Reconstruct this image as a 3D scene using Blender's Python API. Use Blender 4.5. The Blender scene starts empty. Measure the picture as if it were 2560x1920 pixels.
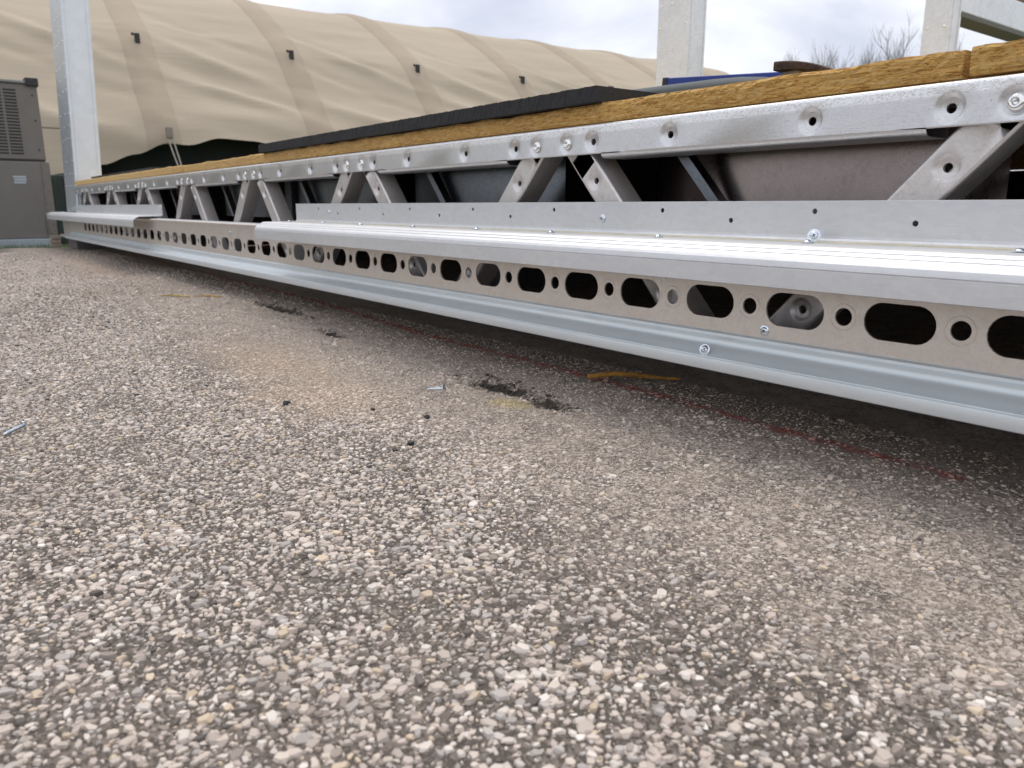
import bpy, bmesh, math, random
import numpy as np
from mathutils import Vector, Matrix, noise as mnoise
R = math.radians
random.seed(7); rng = np.random.default_rng(11)
sc = bpy.context.scene
col = sc.collection

# ------------------------------------------------------------------ camera
cam_d = bpy.data.cameras.new('camera'); cam = bpy.data.objects.new('camera', cam_d); col.objects.link(cam)
cam.location = (0, -0.84, 0.271)
TH, PITCH = 0.6528, 0.22775            # beam runs 37.4 deg left of the view, camera looks 13 deg down
fwd = Vector((-math.cos(TH)*math.cos(PITCH), math.sin(TH)*math.cos(PITCH), -math.sin(PITCH)))
rgt = Vector((math.sin(TH), math.cos(TH), 0)); upv = rgt.cross(fwd)
cam.rotation_euler = Matrix((rgt, upv, -fwd)).transposed().to_euler()
cam_d.sensor_width = 36; cam_d.lens = 36*1920/2560; cam_d.clip_start = 0.02; cam_d.clip_end = 1200
cam_d.dof.use_dof = True; cam_d.dof.focus_distance = 0.90; cam_d.dof.aperture_fstop = 12.0
sc.camera = cam

# ------------------------------------------------------------------ world, sun, exposure
SUN_EL, SUN_AZ = R(62), R(295)         # azimuth clockwise from +Y
w = bpy.data.worlds.new('World'); sc.world = w; w.use_nodes = True
nt = w.node_tree; nt.nodes.clear()
def wn(t, **k):
    n = nt.nodes.new(t)
    for a, b in k.items(): setattr(n, a, b)
    return n
wo = wn('ShaderNodeOutputWorld'); sky = wn('ShaderNodeTexSky', sky_type='NISHITA')
sky.sun_disc = False; sky.sun_elevation = SUN_EL; sky.sun_rotation = SUN_AZ; sky.air_density = 1.0; sky.dust_density = 1.5
b1 = wn('ShaderNodeBackground'); b1.inputs[1].default_value = 0.10
nt.links.new(sky.outputs[0], b1.inputs[0])
tc = wn('ShaderNodeTexCoord'); mp = wn('ShaderNodeMapping'); mp.inputs['Scale'].default_value = (1.0, 1.0, 2.6)
nt.links.new(tc.outputs['Generated'], mp.inputs[0])
n1 = wn('ShaderNodeTexNoise'); n1.inputs['Scale'].default_value = 3.4; n1.inputs['Detail'].default_value = 5; n1.inputs['Roughness'].default_value = 0.5
n1.inputs['Distortion'].default_value = 0.4
nt.links.new(mp.outputs[0], n1.inputs['Vector'])
cr = wn('ShaderNodeValToRGB'); e = cr.color_ramp.elements
e[0].position = 0.34; e[0].color = (0.50, 0.525, 0.61, 1); e[1].position = 0.66; e[1].color = (0.97, 0.965, 0.965, 1)
m_ = e.new(0.5); m_.color = (0.70, 0.715, 0.77, 1)
nt.links.new(n1.outputs[0], cr.inputs[0])
b2 = wn('ShaderNodeBackground'); b2.inputs[1].default_value = 1.05
nt.links.new(cr.outputs[0], b2.inputs[0])
mx = wn('ShaderNodeMixShader'); mx.inputs[0].default_value = 0.9
nt.links.new(b1.outputs[0], mx.inputs[1]); nt.links.new(b2.outputs[0], mx.inputs[2]); nt.links.new(mx.outputs[0], wo.inputs[0])
sl = bpy.data.lights.new('sun', 'SUN'); sl.energy = 1.3; sl.angle = R(35); sl.color = (1, 0.95, 0.88)
so = bpy.data.objects.new('sun', sl); col.objects.link(so)
sdir = Vector((math.sin(SUN_AZ)*math.cos(SUN_EL), math.cos(SUN_AZ)*math.cos(SUN_EL), math.sin(SUN_EL)))
so.rotation_euler = sdir.to_track_quat('Z', 'Y').to_euler(); so.location = sdir*30
sc.view_settings.view_transform = 'Standard'; sc.view_settings.look = 'None'
sc.view_settings.exposure = 0.46; sc.view_settings.gamma = 1.0; sc.view_settings.use_curve_mapping = False
sc.cycles.max_bounces = 6; sc.cycles.diffuse_bounces = 3; sc.cycles.glossy_bounces = 4; sc.cycles.use_denoising = True
sc.cycles.sample_clamp_indirect = 4.0

# ------------------------------------------------------------------ material helpers
class NB:
    def __init__(s, name):
        s.m = bpy.data.materials.new(name); s.m.use_nodes = True; s.t = s.m.node_tree
        s.p = s.t.nodes['Principled BSDF']; s._pos = None
    def n(s, t, **k):
        q = s.t.nodes.new(t)
        for a, b in k.items(): setattr(q, a, b)
        return q
    def l(s, a, b): s.t.links.new(a, b)
    def put(s, sock, v):
        if isinstance(v, (int, float)): sock.default_value = v
        elif isinstance(v, (tuple, list)): sock.default_value = (*v, 1) if len(v) == 3 and sock.type == 'RGBA' else v
        else: s.l(v, sock)
    def pos(s, kind='pos'):
        if kind == 'obj': return s.n('ShaderNodeTexCoord').outputs['Object']
        return s.n('ShaderNodeNewGeometry').outputs['Position']
    def map(s, v, scale=(1,1,1), rot=(0,0,0), loc=(0,0,0)):
        q = s.n('ShaderNodeMapping'); q.inputs['Scale'].default_value = scale; q.inputs['Rotation'].default_value = rot; q.inputs['Location'].default_value = loc
        s.l(v, q.inputs[0]); return q.outputs[0]
    def noise(s, v, scale, detail=3, rough=0.5, dist=0.0):
        q = s.n('ShaderNodeTexNoise'); q.inputs['Scale'].default_value = scale; q.inputs['Detail'].default_value = detail
        q.inputs['Roughness'].default_value = rough; q.inputs['Distortion'].default_value = dist; s.l(v, q.inputs['Vector']); return q.outputs[0]
    def vor(s, v, scale, feature='F1', rnd=1.0):
        q = s.n('ShaderNodeTexVoronoi', feature=feature); q.inputs['Scale'].default_value = scale; q.inputs['Randomness'].default_value = rnd
        s.l(v, q.inputs['Vector']); return q
    def ramp(s, f, stops):
        q = s.n('ShaderNodeValToRGB'); el = q.color_ramp.elements
        while len(el) > len(stops): el.remove(el[-1])
        while len(el) < len(stops): el.new(1)
        for a, (p, c) in zip(el, stops): a.position = p; a.color = (*c, 1) if not isinstance(c, (int, float)) else (c, c, c, 1)
        s.l(f, q.inputs[0]); return q.outputs[0]
    def mix(s, f, a, b, mode='MIX'):
        q = s.n('ShaderNodeMix', data_type='RGBA', blend_type=mode)
        s.put(q.inputs[0], f); s.put(q.inputs[6], a); s.put(q.inputs[7], b); return q.outputs[2]
    def math(s, op, a, b=0.0, c=0.0, clamp=False):
        q = s.n('ShaderNodeMath', operation=op, use_clamp=clamp); s.put(q.inputs[0], a); s.put(q.inputs[1], b); s.put(q.inputs[2], c); return q.outputs[0]
    def sep(s, v):
        q = s.n('ShaderNodeSeparateXYZ'); s.l(v, q.inputs[0]); return q.outputs
    def bump(s, h, strength=0.3, dist=0.002, prev=None):
        q = s.n('ShaderNodeBump'); q.inputs['Strength'].default_value = strength; q.inputs['Distance'].default_value = dist
        s.l(h, q.inputs['Height'])
        if prev is not None: s.l(prev, q.inputs['Normal'])
        return q.outputs[0]
    def done(s, base=None, rough=None, metal=None, normal=None, spec=None):
        if base is not None: s.put(s.p.inputs['Base Color'], base)
        if rough is not None: s.put(s.p.inputs['Roughness'], rough)
        if metal is not None: s.put(s.p.inputs['Metallic'], metal)
        if normal is not None: s.l(normal, s.p.inputs['Normal'])
        if spec is not None: s.put(s.p.inputs['Specular IOR Level'], spec)
        return s.m

def galv(name, c0, c1, r0, r1, scale=40, dirt=0.3, dirtcol=(0.30,0.25,0.21), metal=1.0, stretch=(1,1,1), scr=0.25):
    b = NB(name); p = b.pos(); pm = b.map(p, stretch)
    sp = b.vor(pm, scale*6, 'F1').outputs['Color']
    big = b.noise(pm, scale*0.35, 4, 0.6)
    sx = b.math('MULTIPLY_ADD', b.sep(sp)[0], 0.35, b.math('MULTIPLY', big, 0.65))
    c = b.mix(b.ramp(sx, [(0.3, 0.0), (0.72, 1.0)]), c0, c1)
    d = b.ramp(b.noise(pm, scale*1.1, 6, 0.72), [(0.50, 0.0), (0.72, 1.0)])
    d2 = b.ramp(b.noise(p, scale*14, 2, 0.6), [(0.60, 0.0), (0.74, 1.0)])
    dd = b.math('MULTIPLY', b.math('MAXIMUM', d, b.math('MULTIPLY', d2, 0.7)), dirt)
    c = b.mix(dd, c, dirtcol)
    rr = b.math('MULTIPLY_ADD', big, r1-r0, r0)
    rr = b.math('ADD', rr, b.math('MULTIPLY', dd, 0.25), clamp=True)
    sc1 = b.noise(b.map(p, (30, 30, 260), (0, R(20), 0)), 2.2, 4, 0.7)
    sc2 = b.noise(b.map(p, (260, 30, 40), (0, R(35), 0)), 2.0, 3, 0.7)
    nm = b.bump(b.math('ADD', sc1, sc2), scr, 0.0004)
    nm = b.bump(b.noise(p, 6.0, 2), 0.25, 0.004, nm)
    return b.done(c, rr, b.math('SUBTRACT', metal, b.math('MULTIPLY', dd, 0.5)), nm)

def plain(name, c, rough=0.5, metal=0.0, var=0.15, scale=30, bump=0.15, bd=0.001, kind='pos'):
    b = NB(name); p = b.pos(kind)
    n = b.noise(p, scale, 5, 0.6)
    lo = tuple(x*(1-var) for x in c); hi = tuple(min(1, x*(1+var)) for x in c)
    cc = b.mix(b.ramp(n, [(0.3, 0.0), (0.7, 1.0)]), lo, hi)
    return b.done(cc, b.math('MULTIPLY_ADD', n, 0.2, rough-0.1), metal, b.bump(b.noise(p, scale*6, 3, 0.6), bump, bd))

M = {}
M['galv'] = galv('galvanised_steel', (0.50,0.50,0.51), (0.70,0.70,0.71), 0.36, 0.50, 40, 0.30, (0.34,0.31,0.29), scr=0.45)
M['galv_web'] = galv('galvanised_steel_ground_tinted', (0.70,0.645,0.59), (0.77,0.715,0.66), 0.38, 0.46, 60, 0.24, (0.40,0.33,0.26), metal=0.7, scr=0.15)  # warm base holds the ground's reflection; the specks are dirt
M['galv_brace'] = galv('galvanised_steel_brace', (0.65,0.615,0.60), (0.72,0.69,0.675), 0.34, 0.44, 110, 0.40, (0.36,0.295,0.265), metal=0.7, scr=0.3)
M['alu'] = galv('bright_rolled_steel', (0.66,0.665,0.68), (0.71,0.715,0.725), 0.50, 0.58, 30, 0.25, (0.58,0.56,0.54), metal=0.8, stretch=(0.5,1,1), scr=0.4)
M['rail'] = galv('sky_tinted_rolled_steel', (0.68,0.735,0.765), (0.73,0.785,0.81), 0.36, 0.44, 18, 0.16, (0.50,0.50,0.49), metal=0.5, stretch=(0.2,1,1), scr=0.12)  # bluish base holds the sky's reflection in its colour
M['panel'] = galv('inner_steel_brown_reflection', (0.29,0.245,0.235), (0.33,0.28,0.27), 0.24, 0.32, 90, 0.2, (0.14,0.12,0.115), scr=0.05)  # brown reflection of the ground put into the sheet's colour
M['panel_dark'] = galv('inner_steel_shaded', (0.15,0.165,0.19), (0.20,0.215,0.245), 0.26, 0.34, 40, 0.1, (0.05,0.05,0.05), scr=0.1)  # same sheet for the darker bays, their shade put into the colour
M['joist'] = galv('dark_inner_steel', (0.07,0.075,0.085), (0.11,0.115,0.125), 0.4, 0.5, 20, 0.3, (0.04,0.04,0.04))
M['post'] = galv('galvanised_post_steel', (0.64,0.68,0.725), (0.70,0.745,0.79), 0.42, 0.48, 4, 0.12, (0.60,0.62,0.64), metal=0.85, scr=0.05)
M['post_pale'] = galv('weathered_zinc_post', (0.70,0.74,0.775), (0.80,0.835,0.86), 0.45, 0.55, 16, 0.30, (0.50,0.53,0.55), metal=0.45, scr=0.1)
M['screw'] = galv('zinc_screw', (0.62,0.68,0.74), (0.80,0.85,0.90), 0.16, 0.26, 60, 0.1, scr=0.05)
M['rivet'] = galv('rivet_aluminium', (0.80,0.80,0.80), (0.9,0.9,0.9), 0.14, 0.22, 60, 0.08, scr=0.05)
M['dark'] = plain('recess_shade', (0.02,0.02,0.025), 0.6)  # shade of a recess, painted near black
M['rubber'] = plain('black_board', (0.020,0.020,0.022), 0.75, 0, 0.5, 160, 0.9, 0.002)
M['grey_plastic'] = plain('grey_plastic', (0.075,0.088,0.092), 0.8, 0, 0.15, 25, 0.1)
M['blue'] = plain('blue_paint', (0.006,0.032,0.24), 0.35, 0, 0.2, 25, 0.05)
M['rust'] = plain('rusty_iron', (0.065,0.042,0.030), 0.7, 0.3, 0.7, 120, 0.8, 0.002)
M['pale'] = plain('pale_timber', (0.22,0.22,0.20), 0.7)
M['ac'] = plain('taupe_cabinet_paint', (0.175,0.160,0.148), 0.42, 0, 0.08, 6, 0.05)
M['ac_dark'] = plain('cabinet_black', (0.03,0.03,0.032), 0.6)
M['label'] = plain('label_white', (0.42,0.47,0.51), 0.5)
M['strap'] = plain('grey_webbing', (0.12,0.115,0.10), 0.85, 0, 0.3, 60, 0.6)
M['concrete'] = plain('concrete', (0.42,0.42,0.40), 0.85, 0, 0.2, 20, 0.4, 0.003)
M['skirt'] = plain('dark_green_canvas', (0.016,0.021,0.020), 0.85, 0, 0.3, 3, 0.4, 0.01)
M['green_panel'] = plain('dark_green_sheet', (0.030,0.045,0.038), 0.6, 0, 0.2, 3, 0.1)
M['white'] = plain('white_plastic', (0.78,0.79,0.80), 0.4)
M['bark'] = plain('hazed_winter_bark', (0.27,0.26,0.245), 0.9, 0, 0.3, 6, 0.4, 0.01)  # bark made paler, distance haze put into its colour
M['sealant'] = plain('cream_sealant_tape', (0.62,0.57,0.42), 0.7, 0, 0.15, 40)

def wood_edge():
    b = NB('strand_board_edge'); p = b.pos()
    f1 = b.noise(b.map(p, (22, 22, 170), (0, R(3), 0)), 2.2, 6, 0.7, 1.2)
    f2 = b.noise(b.map(p, (40, 40, 420), (0, R(-4), 0)), 2.0, 4, 0.7, 0.5)
    pit = b.noise(b.map(p, (70, 70, 240)), 2.4, 4, 0.7, 0.8)
    c = b.ramp(f1, [(0.34, (0.29,0.12,0.022)), (0.43, (0.62,0.31,0.068)), (0.51, (0.82,0.49,0.13)), (0.66, (0.90,0.64,0.28))])
    c = b.mix(b.math('MULTIPLY', b.ramp(f2, [(0.40, 1.0), (0.56, 0.0)]), 0.4), c, (0.26,0.12,0.03))
    c = b.mix(b.ramp(pit, [(0.33, 1.0), (0.40, 0.0)]), c, (0.06,0.024,0.008))
    blot = b.noise(p, 5.0, 3)
    c = b.mix(b.ramp(blot, [(0.40, 0.0), (0.62, 0.25)]), c, (0.40,0.22,0.07))
    c = b.mix(b.ramp(b.math('MULTIPLY_ADD', b.sep(p)[0], -0.25, -0.15), [(0.0, 0.0), (1.0, 0.55)]), c, (0.80,0.62,0.33))
    h = b.math('ADD', b.math('MULTIPLY', f1, 0.6), b.math('ADD', f2, pit))
    return b.done(c, 0.8, 0, b.bump(h, 0.9, 0.0025))
M['wood'] = wood_edge()

def fabric(name, c, dirt=0.25):
    b = NB(name); p = b.pos()
    n = b.noise(b.map(p, (1, 0.5, 1.0)), 0.9, 5, 0.6)
    cc = b.mix(b.ramp(n, [(0.35, 0.0), (0.75, 1.0)]), c, tuple(x*(1-dirt) for x in c))
    wr = b.noise(b.map(p, (1.0, 0.35, 2.2), (R(28), 0, 0)), 1.5, 4, 0.5, 0.6)
    wr2 = b.noise(b.map(p, (1.0, 0.4, 4.0), (R(20), 0, 0)), 1.5, 3, 0.5, 0.5)
    nm = b.bump(b.math('ADD', wr, b.math('MULTIPLY', wr2, 0.5)), 0.22, 0.08)
    nm = b.bump(b.noise(p, 260, 2), 0.1, 0.002, nm)
    return b.done(cc, 0.9, 0, nm, 0.2)
M['tan'] = fabric('tan_canvas', (0.465,0.395,0.305), 0.12)
M['tan_band'] = fabric('tan_canvas_band', (0.415,0.345,0.265), 0.12)

# ground: worn chipping asphalt
CHALK = (-0.031, -0.0405)      # red chalk line y = a + b*x
def ground_mat(name, stone=False):
    b = NB(name); p = b.pos(); X, Y, Z = b.sep(p)
    big = b.noise(p, 3.2, 4, 0.55); mid = b.noise(p, 22, 5, 0.65); n45 = b.noise(p, 60, 4, 0.65)
    def ss(v, a, c, o0=1.0, o1=0.0):
        q = b.n('ShaderNodeMapRange', interpolation_type='SMOOTHSTEP'); b.l(v, q.inputs[0])
        q.inputs[1].default_value = a; q.inputs[2].default_value = c; q.inputs[3].default_value = o0; q.inputs[4].default_value = o1; return q.outputs[0]
    def blob(cx, cy, rx, ry, lo=0.2, hi=1.35, nz=mid):
        dx = b.math('MULTIPLY', b.math('SUBTRACT', X, cx), 1/rx); dy = b.math('MULTIPLY', b.math('SUBTRACT', Y, cy), 1/ry)
        d = b.math('SQRT', b.math('ADD', b.math('MULTIPLY', dx, dx), b.math('MULTIPLY', dy, dy)))
        return ss(b.math('ADD', d, b.math('MULTIPLY_ADD', nz, 2.2, -1.1)), lo, hi)
    # open-textured zone away from the frame, dusty worn band beside it
    yy = b.math('ADD', Y, b.math('MULTIPLY_ADD', big, 0.34, -0.17)); yy = b.math('ADD', yy, ss(X, -1.05, -0.35, 0.0, 0.02)); opn = ss(yy, -0.49, -0.31)
    if stone:
        at = b.n('ShaderNodeAttribute', attribute_name='stone_color'); c = at.outputs['Color']
        c = b.mix(b.ramp(mid, [(0.52, 0.0), (0.74, 0.35)]), c, (0.24,0.198,0.165))
    else:
        fine = b.noise(p, 300, 4, 0.72)
        v = b.vor(p, 330); vc = b.sep(v.outputs['Color'])
        c = b.ramp(vc[0], [(0.0, (0.24,0.197,0.165)), (0.4, (0.37,0.312,0.268)), (0.75, (0.46,0.395,0.342)), (1.0, (0.56,0.495,0.44))])
        crk = b.math('ABSOLUTE', b.math('SUBTRACT', b.noise(p, 95, 5, 0.7, 0.6), 0.5))
        c = b.mix(b.ramp(crk, [(0.0, 0.85), (0.035, 0.0)]), c, (0.06,0.048,0.04))
        c = b.mix(b.ramp(fine, [(0.50, 0.0), (0.72, 0.75)]), c, (0.13,0.105,0.088))
        c = b.mix(b.math('MULTIPLY', opn, 0.75), c, (0.135,0.112,0.095))
    c = b.mix(b.ramp(big, [(0.48, 0.0), (0.70, 0.30)]), c, (0.25,0.205,0.17))
    dust = b.math('MULTIPLY', b.math('SUBTRACT', 1.0, opn), b.ramp(mid, [(0.40, 0.0), (0.58, 1.0)]))
    c = b.mix(b.math('MULTIPLY', dust, 0.42), c, (0.53,0.44,0.365))
    sand = b.math('MAXIMUM', blob(-1.07, -0.40, 0.20, 0.12), b.math('MAXIMUM', blob(-4.1, -0.20, 0.9, 0.07), blob(-1.33, -0.36, 0.30, 0.10)))
    c = b.mix(b.math('MULTIPLY', sand, 0.38), c, (0.60,0.46,0.34))
    c = b.mix(b.math('MULTIPLY', blob(-0.838, -0.205, 0.045, 0.034, 0.3, 1.1, n45), 0.6), c, (0.50,0.40,0.19))
    dirt = b.math('MAXIMUM', blob(-0.93, -0.150, 0.085, 0.035, 0.5, 0.95, n45), b.math('MAXIMUM', blob(-2.0, -0.088, 0.14, 0.030, 0.5, 0.95, n45), b.math('MAXIMUM', blob(-1.565, -0.141, 0.055, 0.018, 0.5, 0.95, n45), blob(-0.80, -0.163, 0.035, 0.024, 0.5, 0.95, n45))))
    c = b.mix(b.math('MULTIPLY', dirt, 0.9), c, (0.040,0.034,0.026))
    # red chalk line, dusty and broken
    d = b.math('ABSOLUTE', b.math('SUBTRACT', Y, b.math('MULTIPLY_ADD', X, CHALK[1], CHALK[0])))
    ch = ss(b.math('ADD', d, b.math('MULTIPLY_ADD', n45, 0.05, -0.025)), -0.002, 0.020)
    ch = b.math('MULTIPLY', b.math('MULTIPLY', ch, b.ramp(mid, [(0.38, 0.25), (0.6, 1.0)])), b.math('LESS_THAN', X, -0.31))
    c = b.mix(b.math("MULTIPLY", ch, 0.8), c, (0.40,0.06,0.045))
    if stone: return b.done(c, 0.82, 0, b.bump(b.noise(p, 800, 2, 0.7), 0.3, 0.0006), 0.3)
    h = b.math('ADD', b.math('MULTIPLY', ss(crk, 0.0, 0.05, 0.0, 1.0), 0.8), fine)
    nm = b.bump(h, 0.8, 0.0025)
    return b.done(c, 0.88, 0, nm, 0.3)
M['asphalt'] = ground_mat('chipping_asphalt'); M['stone'] = ground_mat('stone_chippings', True)
M['grass'] = plain('winter_grass', (0.060,0.095,0.022), 0.9, 0, 0.5, 2.5, 0.8, 0.03)

# ------------------------------------------------------------------ mesh helpers
def mesh_obj(name, verts, faces, mat, parent=None, smooth=False):
    me = bpy.data.meshes.new(name); me.from_pydata([tuple(v) for v in verts], [], faces); me.validate(); me.update()
    if mat: me.materials.append(M[mat] if isinstance(mat, str) else mat)
    if smooth: me.shade_smooth()
    o = bpy.data.objects.new(name, me); col.objects.link(o)
    if parent: o.parent = parent
    return o
def empty(name, loc=(0,0,0)):
    o = bpy.data.objects.new(name, None); o.empty_display_size = 0.05; o.location = loc; col.objects.link(o); return o
def tag(o, label, cat, group=None):
    o['label'] = label; o['category'] = cat
    if group: o['group'] = group
    return o
def kind(o, k): o['kind'] = k; return o
class G:
    """collects geometry"""
    def __init__(s): s.v = []; s.f = []
    def add(s, vs, fs):
        k = len(s.v); s.v += [tuple(x) for x in vs]; s.f += [tuple(i+k for i in f) for f in fs]; return s
    def box(s, x0, x1, y0, y1, z0, z1, bev=0.0):
        if bev <= 0:
            return s.add([(x,y,z) for z in (z0,z1) for y in (y0,y1) for x in (x0,x1)],
                         [(0,2,3,1),(4,5,7,6),(0,1,5,4),(2,6,7,3),(0,4,6,2),(1,3,7,5)])
        bm = bmesh.new(); bmesh.ops.create_cube(bm, size=1)
        for v in bm.verts: v.co = ((x0+x1)/2+v.co.x*(x1-x0), (y0+y1)/2+v.co.y*(y1-y0), (z0+z1)/2+v.co.z*(z1-z0))
        bmesh.ops.bevel(bm, geom=bm.edges[:], offset=bev, segments=2, affect='EDGES', profile=0.5)
        bm.verts.index_update(); s.add([v.co for v in bm.verts], [[v.index for v in f.verts] for f in bm.faces]); bm.free(); return s
    def extrude_x(s, prof, x0, x1, nseg=1, caps=False, closed=False):
        n = len(prof); xs = [x0+(x1-x0)*i/nseg for i in range(nseg+1)]
        vs = [(x, y, z) for x in xs for y, z in prof]; fs = []
        for i in range(nseg):
            for j in range(n if closed else n-1):
                a = i*n+j; b = i*n+(j+1) % n; fs.append((a, b, b+n, a+n))
        if caps and closed: fs += [tuple(range(n)), tuple(reversed(range(nseg*n, nseg*n+n)))]
        return s.add(vs, fs)
    def lathe(s, prof, seg=20, M4=None):
        vs = []; fs = []; n = len(prof)
        for i in range(seg):
            a = 2*math.pi*i/seg
            for r, h in prof: vs.append(Vector((r*math.cos(a), r*math.sin(a), h)))
        for i in range(seg):
            k = (i+1) % seg
            for j in range(n-1): fs.append((i*n+j, k*n+j, k*n+j+1, i*n+j+1))
        if M4 is not None: vs = [M4 @ v for v in vs]
        return s.add(vs, fs)
    def tube(s, pts, r, seg=6, caps=True):
        pts = [Vector(p) for p in pts]; rings = []
        for i, p in enumerate(pts):
            d = (pts[min(i+1, len(pts)-1)]-pts[max(i-1, 0)]).normalized()
            u = d.orthogonal().normalized(); v = d.cross(u); rr = r[i] if isinstance(r, (list, tuple)) else r
            rings.append([p+(u*math.cos(2*math.pi*k/seg)+v*math.sin(2*math.pi*k/seg))*rr for k in range(seg)])
        vs = [q for g in rings for q in g]; fs = []
        for i in range(len(pts)-1):
            for k in range(seg): fs.append((i*seg+k, i*seg+(k+1) % seg, (i+1)*seg+(k+1) % seg, (i+1)*seg+k))
        if caps: fs += [tuple(reversed(range(seg))), tuple(range((len(pts)-1)*seg, len(pts)*seg))]
        return s.add(vs, fs)
    def cell(s, cx, cz, x0, x1, z0, z1, rad, loops, y=0.0, P=None, n=28):
        """flat rectangle in the xz plane with a star-shaped hole; loops = [(radius offset, depth)...] continue from the hole rim"""
        ang = [2*math.pi*i/n for i in range(n)]
        ang += [math.atan2(zz-cz, xx-cx) % (2*math.pi) for xx in (x0,x1) for zz in (z0,z1)]
        ang = sorted(set(round(a, 5) for a in ang)); m = len(ang); vs = []; fs = []
        P = P or (lambda x, yy, z: (x, yy, z))
        for a in ang:
            c, q = math.cos(a), math.sin(a); t = 1e9
            if c > 1e-9: t = min(t, (x1-cx)/c)
            if c < -1e-9: t = min(t, (x0-cx)/c)
            if q > 1e-9: t = min(t, (z1-cz)/q)
            if q < -1e-9: t = min(t, (z0-cz)/q)
            vs.append(P(cx+c*t, y, cz+q*t))
        for dr, dep in loops:
            for a in ang:
                r = rad(a)+dr; vs.append(P(cx+math.cos(a)*r, y+dep, cz+math.sin(a)*r))
        for L in range(len(loops)):
            for i in range(m):
                k = (i+1) % m; fs.append((L*m+i, L*m+k, (L+1)*m+k, (L+1)*m+i))
        return s.add(vs, fs)
    def obj(s, name, mat, parent=None, smooth=False): return mesh_obj(name, s.v, s.f, mat, parent, smooth)
def autosmooth(o, ang=35):
    o.data.shade_smooth()
    bm = bmesh.new(); bm.from_mesh(o.data)
    bmesh.ops.remove_doubles(bm, verts=bm.verts, dist=1e-6)
    bmesh.ops.recalc_face_normals(bm, faces=bm.faces)
    for e in bm.edges:
        e.smooth = not (len(e.link_faces) == 2 and e.calc_face_angle(0) > R(ang))
    bm.to_mesh(o.data); bm.free(); return o
def stadium(hl, r):
    """distance to the rim of a slot of half-length hl and end radius r"""
    def f(a):
        c, q = abs(math.cos(a)), abs(math.sin(a)); s = hl-r
        if q > 1e-9 and r/q*c <= s: return r/q
        B = s*c; return B+math.sqrt(max(0, B*B-(s*s-r*r)))
    return f
circ = lambda r: (lambda a: r)

# ================================================================== ground
def fbm(x, y, s): return mnoise.fractal(Vector((x*s, y*s, 3.1)), 0.9, 2.0, 4)
PITS = [(-0.93,-0.150,0.075,0.024,0.009), (-0.80,-0.163,0.030,0.018,0.008), (-2.0,-0.088,0.12,0.022,0.010), (-1.565,-0.141,0.045,0.013,0.009), (-1.62,-0.135,0.02,0.01,0.006)]
def gz(X, Y):
    """height of the asphalt: slight swells and a few broken-out pits (numpy)"""
    z = 0.004*np.sin(X*2.1+0.7)*np.cos(Y*2.7+0.4)+0.0025*np.sin(X*5.3+Y*4.1)
    for cx, cy, rx, ry, dp in PITS:
        d = np.sqrt(((X-cx)/rx)**2+((Y-cy)/ry)**2)+0.35*np.sin(X*130+cy*90)*np.cos(Y*170+cx*50)
        z = z-dp*np.clip(1.25-d, 0, 1)**0.7
    return z
def grid_obj(name, xs, ys, zf, mat):
    XX, YY = np.meshgrid(xs, ys, indexing='ij'); ZZ = zf(XX, YY)
    v = np.stack([XX, YY, ZZ], -1).reshape(-1, 3).astype(np.float32); n, m = len(xs), len(ys)
    i = np.arange((n-1)*(m-1)); a = (i//(m-1))*m+i % (m-1)
    f = np.stack([a, a+m, a+m+1, a+1], -1).astype(np.int32)
    me = bpy.data.meshes.new(name); me.vertices.add(len(v)); me.vertices.foreach_set('co', v.ravel())
    me.loops.add(f.size); me.loops.foreach_set('vertex_index', f.ravel())
    me.polygons.add(len(f)); me.polygons.foreach_set('loop_start', np.arange(len(f), dtype=np.int32)*4)
    me.update(calc_edges=True); me.validate(); me.materials.append(M[mat]); me.shade_smooth()
    o = bpy.data.objects.new(name, me); col.objects.link(o); return o
X0n, X1n, Y0n, Y1n = -2.6, 0.6, -1.0, 0.20
# tarmac yard: fine sheet near the frame, plain sheets around it
near = kind(grid_obj('tarmac', np.arange(X0n, X1n+1e-6, 0.0064), np.arange(Y0n, Y1n+1e-6, 0.006), gz, 'asphalt'), 'structure')
g = G()
def edge_x(y): return -6.02+0.10*math.sin(y*3.1)+0.05*math.sin(y*9.0+1)-0.15*max(0, y+0.1)+0.9*max(0, -0.35-y)
ys = [i*0.05-6 for i in range(int(2.4/0.05)*0+60)]
def sheet(x0f, x1f, ya, yb, ny, nx, z=0.0):
    vs = []; fs = []
    for i in range(ny+1):
        y = ya+(yb-ya)*i/ny; a = x0f(y) if callable(x0f) else x0f; b = x1f
        for j in range(nx+1):
            x = a+(b-a)*j/nx; vs.append((x, y, z+float(gz(np.array(x), np.array(y)))-0.0025*(1 if z == 0 else 0)))
    for i in range(ny):
        for j in range(nx): k = i*(nx+1)+j; fs.append((k, k+1, k+nx+2, k+nx+1))
    g.add(vs, fs)
sheet(edge_x, X0n+0.02, -2.0, 3.6, 112, 60)
sheet(X0n+0.02, X1n-0.02, -6.0, Y0n+0.02, 40, 30); sheet(X0n+0.02, X1n-0.02, Y1n-0.02, 3.6, 20, 20); sheet(X1n-0.02, 9.0, -6.0, 3.6, 30, 30)
sheet(lambda y: -4.0, X0n+0.02, -6.0, -2.0, 20, 10)
kind(g.obj('tarmac_surround', 'asphalt', None, True), 'structure')
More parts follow.
